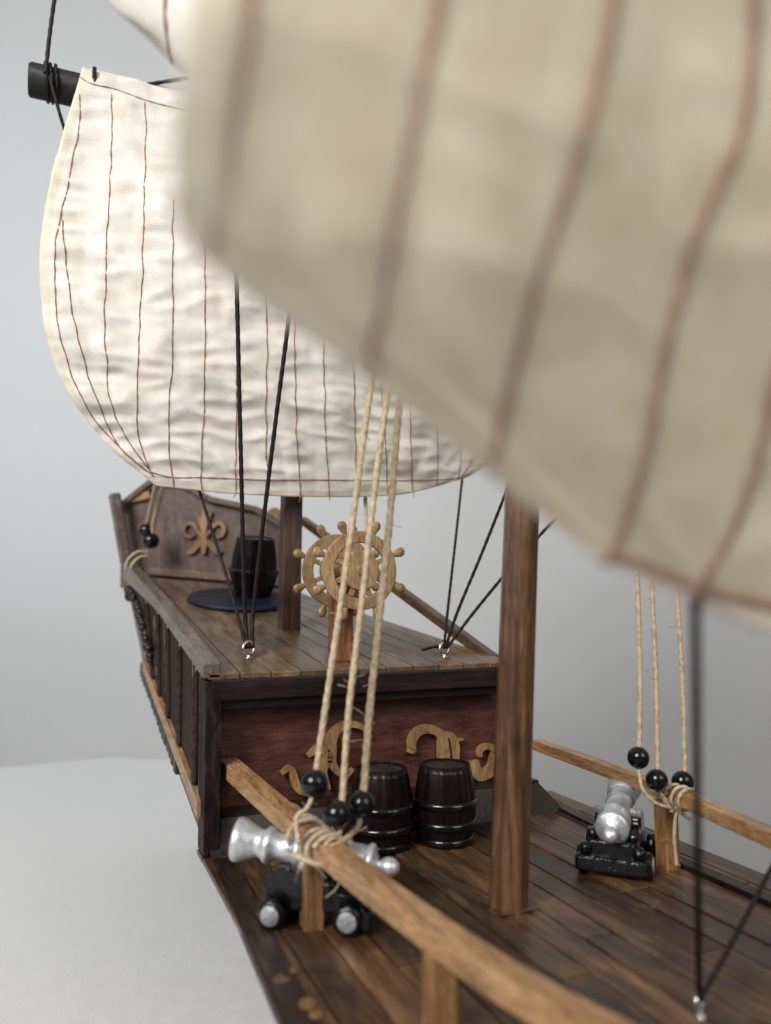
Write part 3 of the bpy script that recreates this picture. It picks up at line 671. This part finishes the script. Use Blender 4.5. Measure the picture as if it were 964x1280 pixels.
# ------------------------------------------------------------------ cannons
def make_cannon(loc, rz, label):
    t = thing('cannon', loc, label, 'cannon', 'cannons on the main deck', rz)
    o = Vector(loc)
    prof = [(-2.02, .02), (-1.99, .12), (-1.9, .2), (-1.78, .23), (-1.66, .19), (-1.58, .11), (-1.52, .12), (-1.51, .22), (-1.46, .24), (-1.45, .33), (-1.41, .40), (-1.31, .40), (-1.27, .34), (-1.1, .36), (-.9, .35), (-.86, .40), (-.76, .40), (-.72, .34), (-.2, .32), (.2, .30), (.24, .345), (.34, .345), (.38, .29), (.85, .275), (.9, .33), (.96, .38), (1.06, .38), (1.12, .31), (1.22, .28), (1.3, .30), (1.45, .36), (1.62, .43), (1.72, .46), (1.8, .45), (1.82, .38), (1.81, .2), (1.4, .17)]
    e_ = Vector((math.cos(.11), 0, math.sin(.11)))
    prof = [(h, q*(1.06 if h > -1.5 else .92)) for h, q in prof]
    mb = MB(); mb.lathe(prof, o+Vector((.1, 0, 1.36)), e_, 32)
    mb.lathe([(-.62, .13), (.62, .13)], o+Vector((.1, 0, 1.28)), (0, 1, 0), 16)
    mb.build('gun_barrel', M['silver'], t)
    mb = MB()
    for s in (-1, 1):
        y0 = .46*s
        pl = [(-1.35, .3), (1.0, .3), (1.05, .75), (.85, 1.2), (-.05, 1.22), (-.1, 1.0), (-.55, .98), (-.6, .78), (-1.0, .76), (-1.05, .56), (-1.35, .54)]
        mb.prism([o+Vector((a, y0-.15, b)) for a, b in pl], (0, .30, 0))
    mb.box(o+Vector((-.15, 0, .36)), (2.3, .62, .2)); mb.box(o+Vector((-.2, 0, .62)), (2.2, .66, .5)); mb.box(o+Vector((-1.36, 0, .33)), (.26, 1.86, .42)); mb.box(o+Vector((-1.12, 0, .68)), (.4, 1.24, .46))
    for q in (-1, 1): mb.ball(o+Vector((-1.3, q*.66, .66)), .17); mb.ball(o+Vector((-1.1, q*.5, .98)), .15)
    for xx in (-.95, .75): mb.box(o+Vector((xx, 0, .3)), (.3, 1.46, .26))
    mb.lathe([(-.86, .13), (.86, .13)], o+Vector((-1.3, 0, .32)), (0, 1, 0), 14)
    mb.build('carriage', M['black'], t, .09, 3)
    for xx in (-.95, .75):
        for s in (-1, 1):
            c = o+Vector((xx, s*.68, .31)); ay = Vector((0, s, 0))
            mb = MB(); mb.lathe([(0, .26), (.03, .31), (.22, .31), (.26, .26)], c, ay, 22); w_ = mb.build('wheel', M['black'], t)
            mb = MB(); mb.lathe([(.2, .215), (.285, .215), (.295, .19), (.297, .03)], c, ay, 11); mb.build('hub_cap', M['hub'], w_)
    return t
cA = Vector((5.6, 17.2, ZD+.005)); can = make_cannon(cA, math.radians(146), 'silver cannon on black carriage under the near tan handrail, muzzle poking outboard')
cB = deck(778, 1088)
dup(can, (cB.x+.35, cB.y+.55, ZD+.005), math.radians(44), 'silver cannon on glossy black carriage seen from its rear, by the far handrail')

# ------------------------------------------------------------------ twine ropes with beads
def bead_rope(path, bead, r, label, group, tail=None, br=.31, fz=26, loops=()):
    t = thing('bead_rope', tuple(bead), label, 'rope', group)
    mb = MB(); mb.rope(path, r); mb.fuzz(path, r, fz, .28)
    for lp in loops: mb.rope(lp, r*.72, .25); mb.fuzz(lp, r*.6, 8, .3)
    mb.build('cord', M['rope'], t)
    mb = MB(); mb.ball(bead, br); mb.build('bead', M['bead'], t)
    return t
def loop_round(c, d, rx, rz, n=14, turns=1.2, pitch=.2, a0=0):
    d = Vector(d).normalized(); sx = d.cross(Vector((0, 0, 1))).normalized(); uz = sx.cross(d)
    m = int(n*turns); return [Vector(c)+sx*rx*math.cos(a0+2*PI*i/n)+uz*rz*math.sin(a0+2*PI*i/n)+d*pitch*(i/n) for i in range(m+1)]
G1 = 'twine ropes lashed to the near handrail'
rd = (P[1]-P[0]).normalized()
A = [(396, 960, 16.9), (412, 850, 16.85), (437, 680, 16.8), (453, 560, 16.7), (464, 480, 16.6), (498, 250, 16.4), (530, 20, 16.2), (548, -120, 16.1)]
bd = on_y(393, 979, 16.9); rp = on_y(372, 1030, 16.9); 
railp = lambda y: min(Pr, key=lambda p: abs(p.y-y))
r1 = railp(17.3); r2 = railp(16.3)
bead_rope([on_y(393, 975, 16.9)]+[on_y(*p) for p in A], bd, .078, 'twine rope with the highest of three black beads above the tan handrail', G1, fz=34,
          loops=([bd+Vector((0, 0, -.2)), on_y(384, 1010, 16.8), on_y(371, 1022, 16.75), on_y(373, 1055, 16.3)], loop_round(r1+rd*-.1, rd, .42, .33, 14, 1.6, .22, 1.0)))
A = [(428, 1000, 16.35), (436, 890, 16.4), (454, 740, 16.5), (470, 600, 16.5), (484, 495, 16.4), (512, 280, 16.3), (545, 30, 16.1), (562, -120, 16.0)]
bd = on_y(421, 1018, 16.3)
bead_rope([on_y(424, 1014, 16.3)]+[on_y(*p) for p in A], bd, .078, 'twine rope with the lowest of three black beads by the tan handrail', G1, fz=34,
          loops=(loop_round(r2+rd*.1, rd, .42, .34, 14, 1.7, -.25, .5), [bd+Vector((0, 0, -.2)), on_y(425, 1040, 16.2), on_y(408, 1055, 16.0), on_y(404, 1080, 15.9)]))
A = [(455, 985, 16.7), (462, 890, 16.8), (478, 740, 16.9), (488, 640, 16.9), (498, 520, 16.8), (510, 400, 16.7), (535, 120, 16.4), (556, -120, 16.2)]
bd = on_y(452, 1005, 16.7)
bead_rope([on_y(452, 1002, 16.7)]+[on_y(*p) for p in A], bd, .09, 'thickest twine rope, its black bead nearest the barrels', G1, fz=40,
          loops=([bd+Vector((0, 0, -.2)), on_y(446, 1035, 16.5), on_y(428, 1052, 16.1), on_y(412, 1060, 15.9)],))
tl = MB(); pth = [on_y(366, 1068, 16.3), on_y(385, 1076, 15.9), on_y(405, 1082, 15.8), on_y(420, 1078, 15.9)]
tl.rope(pth, .06, .25); tl.fuzz(pth, .07, 14, .35)
pth = loop_round(railp(16.7), rd, .40, .32, 14, 1.3, .16, 2.0); tl.rope(pth, .05, .25); tl.fuzz(pth, .08, 20, .35)
pth = [on_y(421, 1078, 15.9), on_y(426, 1092, 15.8), on_y(421, 1110, 15.8), on_y(407, 1122, 15.8)]; tl.tube(pth, .014, 5, 0, False, None, .1)
pth = [on_y(405, 1075, 15.8), on_y(416, 1088, 15.8), on_y(418, 1100, 15.8)]; tl.tube(pth, .016, 5, 0, False, None, .1)
tag(tl.build('lashing', M['rope'], None, loc=railp(16.7)), 'frayed twine knot with a dangling thread tied around the handrail above a post', 'lashing')

G2 = 'twine ropes by the far cannon'
Y2 = pB.y
def rope_far(px, bead, Yv, label, lp, r):
    bdp = on_y(bead[0], bead[1], Yv)
    pth = [on_y(bead[0], bead[1]-3, Yv)] + [on_y(a, b, Yv+dy) for a, b, dy in px]
    bead_rope(pth, bdp, r, label, G2, br=.285, fz=22, loops=lp(bdp))
rq = min(Qr, key=lambda p: abs(p.y-Y2)); rdq = Vector((0, -1, 0))
rope_far([(799, 930, 0), (800, 850, 0), (797, 720, -.1), (793, 560, -.3), (780, 300, -.8)], (798, 947), Y2-.2, 'twine rope with the highest bead beside the rear facing cannon',
         lambda b: ([b+Vector((0, 0, -.2)), on_y(803, 985, Y2-.4), on_y(820, 1004, Y2-.5), on_y(845, 1012, Y2-.5), on_y(862, 1024, Y2-.5)],), .068)
rope_far([(822, 958, 0), (820, 850, 0), (814, 720, -.1), (803, 560, -.3), (785, 300, -.8)], (821, 975), Y2-.35, 'twine rope with the middle bead over the far handrail',
         lambda b: ([b+Vector((0, 0, -.2)), on_y(832, 1000, Y2-.4), on_y(842, 1016, Y2-.5)], loop_round(rq+Vector((0, .1, 0)), rdq, .3, .28, 14, 2.4, .25)), .062)
rope_far([(856, 958, 0), (853, 850, 0), (846, 740, -.1), (832, 560, -.3), (800, 300, -.8)], (853, 977), Y2-.2, 'twine rope with a bead next to the vertical black thread',
         lambda b: ([b+Vector((0, 0, -.2)), on_y(852, 1005, Y2-.4), on_y(838, 1014, Y2-.5)], [on_y(846, 1008, Y2-.5), on_y(843, 1045, Y2-.45), on_y(846, 1082, Y2-.4)]), .068)
# stern ropes
G3 = 'twine ropes at the stern bulwark'
bdp = on_y(183, 663, 37.6)
bead_rope([bdp, on_y(185, 650, 37.5), on_y(192, 620, 35), on_y(196, 600, 31), on_y(200, 575, 28)], bdp, .1, 'short twine rope with a black bead at the stern, higher one of the pair', G3, br=.33, fz=6)
bdp = on_y(189, 676, 37.4)
bead_rope([bdp, on_y(192, 655, 37.2), on_y(200, 622, 35), on_y(206, 600, 31), on_y(210, 575, 28)], bdp, .1, 'short twine rope with a black bead at the stern, lower one of the pair', G3, br=.38, fz=6,
          loops=([on_y(186, 690, 37.3), on_y(172, 690, 37.2), on_y(160, 700, 37.2), on_y(157, 712, 37.2)], [on_y(184, 695, 37.2), on_y(174, 697, 37.1), on_y(165, 706, 37.1), on_y(163, 716, 37.1)]))
# thin cord behind the wheel
tc_ = MB(); tc_.rope([on_y(456, 590, 26.9), on_y(457, 630, 26.4), on_y(459, 668, 25.8), on_y(460, 705, 25.4)], .07); 
tag(tc_.build('cord', M['rope'], None, loc=on_y(460, 705, 25.4)), 'thin twine cord hanging from the striped sail down behind the steering wheel', 'rope')

# ------------------------------------------------------------------ black rigging threads
def thread(pts, r, label, group='black rigging threads'):
    mb = MB(); mb.rope(pts, r, r*5.5, 2, 10, r*1.3, 0, .05)
    return tag(mb.build('rigging_thread', M['thread'], None, loc=pts[0]), label, 'rigging thread', group)
thread([eL, on_y(306, 760, 24.0), on_y(301, 560, 22.9), on_y(296, 355, 21.8), on_y(292, 180, 21)], .07, 'long black thread rising almost upright from the brass eyelet on the stern deck')
thread([eL+Vector((.12, 0, 0)), on_y(317, 760, 24.0), on_y(338, 580, 22.9), on_y(361, 400, 21.8), on_y(388, 190, 21)], .07, 'long black thread slanting across the striped sail from the brass eyelet')
thread([eL+Vector((-.05, .05, 0)), on_y(285, 726, 25.2), on_y(264, 660, 26.1), on_y(249, 612, 26.7)], .055, 'short black thread from the striped sail foot crossing the gilded fleur carving')
mb = MB(); pts = [eL+Vector((0, 0, .1)), on_y(311, 780, 24.0), on_y(310, 760, 24)]
thread([eR, on_y(559, 770, 23.2), on_y(569, 680, 24.5), on_y(578, 598, 26.4)], .05, 'thin black thread from the right stern eyelet up to the corner of the striped sail')
thread([eR+Vector((.05, 0, 0)), on_y(572, 765, 22.6), on_y(603, 690, 22.2), on_y(634, 612, 21.7), on_y(690, 470, 20.8)], .055, 'black thread from the right stern eyelet slanting steeply up beside the round mast')
thread([eR+Vector((.1, 0, 0)), on_y(592, 766, 22.5), on_y(640, 708, 21.8), on_y(692, 651, 21.2), on_y(800, 540, 20)], .055, 'black thread from the right stern eyelet passing behind the round mast')
kt = MB(); pth = [eR+Vector((-.1, 0, .05)), eR+Vector((-.4, -.05, .06)), eR+Vector((-.85, -.1, -.02))]; kt.rope(pth, .05, .25, 2)
pth = loop_round(eR+Vector((0, 0, .05)), (0, 0, 1), .12, .12, 12, 2.5, .09); kt.rope(pth, .05, .25, 2)
tag(kt.build('thread_knot', M['thread'], None, loc=eR), 'black thread knot with a short loose end on the right stern eyelet', 'knot')
hit = near_bvh.ray_cast(Vector((0, 0, 0)), ray(869, 745).normalized(), 100)[0] or on_d(869, 745, 6.5)
thread([eN, eN.lerp(hit, .35), eN.lerp(hit, .7), hit], .055, 'vertical black thread hanging from the blurred cream sail to the steel eyelet')
thread([eN+Vector((.02, 0, 0)), on_y(925, 1160, eN.y+.5), on_y(964, 1086, eN.y+1), on_y(1060, 900, eN.y+2)], .05, 'black thread leaving the steel eyelet towards the edge of the picture')
thread([on_y(57, 92, 26.7), on_y(62, 45, 26.6), on_y(68, 0, 26.5), on_y(85, -120, 26.2)], .07, 'black thread running up from the end of the black yard')
thread([on_y(62, 95, 26.75), on_y(70, 125, 26.75), on_y(79, 156, 26.9), on_y(98, 215, 27.4)], .06, 'two strand black thread hanging below the yard end behind the sail')
thread([on_y(165, 109, 27.5), on_y(195, 104, 27.3), on_y(240, 97, 27.0)], .07, 'short black thread running level above the striped sail top')
lk = MB()
for q in range(3):
    c_ = a_ = on_y(36, 98, 27.3)+d*(.55+.16*q); lk.rope(loop_round(c_, d+Vector((.12*(q-1), 0, .1)), .6, .6, 18, 1.05, .02), .055, .3, 2)
tag(lk.build('thread_lashing', M['thread'], None, loc=on_y(50, 98, 27)), 'black thread wound around the end of the black yard', 'lashing')
lk = MB(); lk.rope(loop_round(on_y(117, 112, 27.2), d, .66, .66, 20, 1.05, .02), .07, .35, 2)
tag(lk.build('thread_loop', M['thread'], None, loc=on_y(117, 112, 27)), 'black loop binding the sail top to the yard', 'lashing')

# ------------------------------------------------------------------ light
w_ = bpy.data.worlds.new('World'); bpy.context.scene.world = w_; w_.use_nodes = True
nt = w_.node_tree; bg = nt.nodes['Background']
tcw = N(nt, 'ShaderNodeTexCoord'); sx = N(nt, 'ShaderNodeSeparateXYZ'); nt.links.new(tcw.outputs['Generated'], sx.inputs[0])
mr = N(nt, 'ShaderNodeMapRange'); mr.inputs['From Min'].default_value = -1; nt.links.new(sx.outputs['Z'], mr.inputs['Value'])
nt.links.new(ramp(nt, mr.outputs[0], [(0, (.05, .045, .04)), (.45, (.13, .124, .112)), (.62, (.30, .295, .285)), (1, (.75, .75, .75))]), bg.inputs['Color'])
bg.inputs['Strength'].default_value = .42
def lamp(name, loc, target, size, power, col, spread=PI):
    l = bpy.data.lights.new(name, 'AREA'); l.spread = spread; l.shape = 'DISK'; l.size = size*CM; l.energy = power; l.color = col
    o = bpy.data.objects.new(name, l); C.objects.link(o); o.location = Vector(loc)*CM
    o.rotation_euler = (Vector(target)-Vector(loc)).to_track_quat('-Z', 'Y').to_euler(); return o
lamp('room_lamp', (-68, -32, 58), (8, 28, 0), 52, 14.2, (1, .978, .94))
lamp('window_light', (-95, 30, 46), (-14, 76, 34), 40, 1.1, (.66, .84, 1), math.radians(75))
lamp('added_sail_fill', (38, -62, 46), (9, 20, 0), 55, 3.1, (1, .94, .85))  # added fill behind the camera to brighten the sails, not an actual lamp
sc = bpy.context.scene
sc.view_settings.view_transform = 'Standard'; sc.view_settings.look = 'None'; sc.view_settings.exposure = 0.18; sc.view_settings.gamma = 1
sc.cycles.max_bounces = 8
for o in bpy.data.objects:
    if '_o' in o: del o['_o']
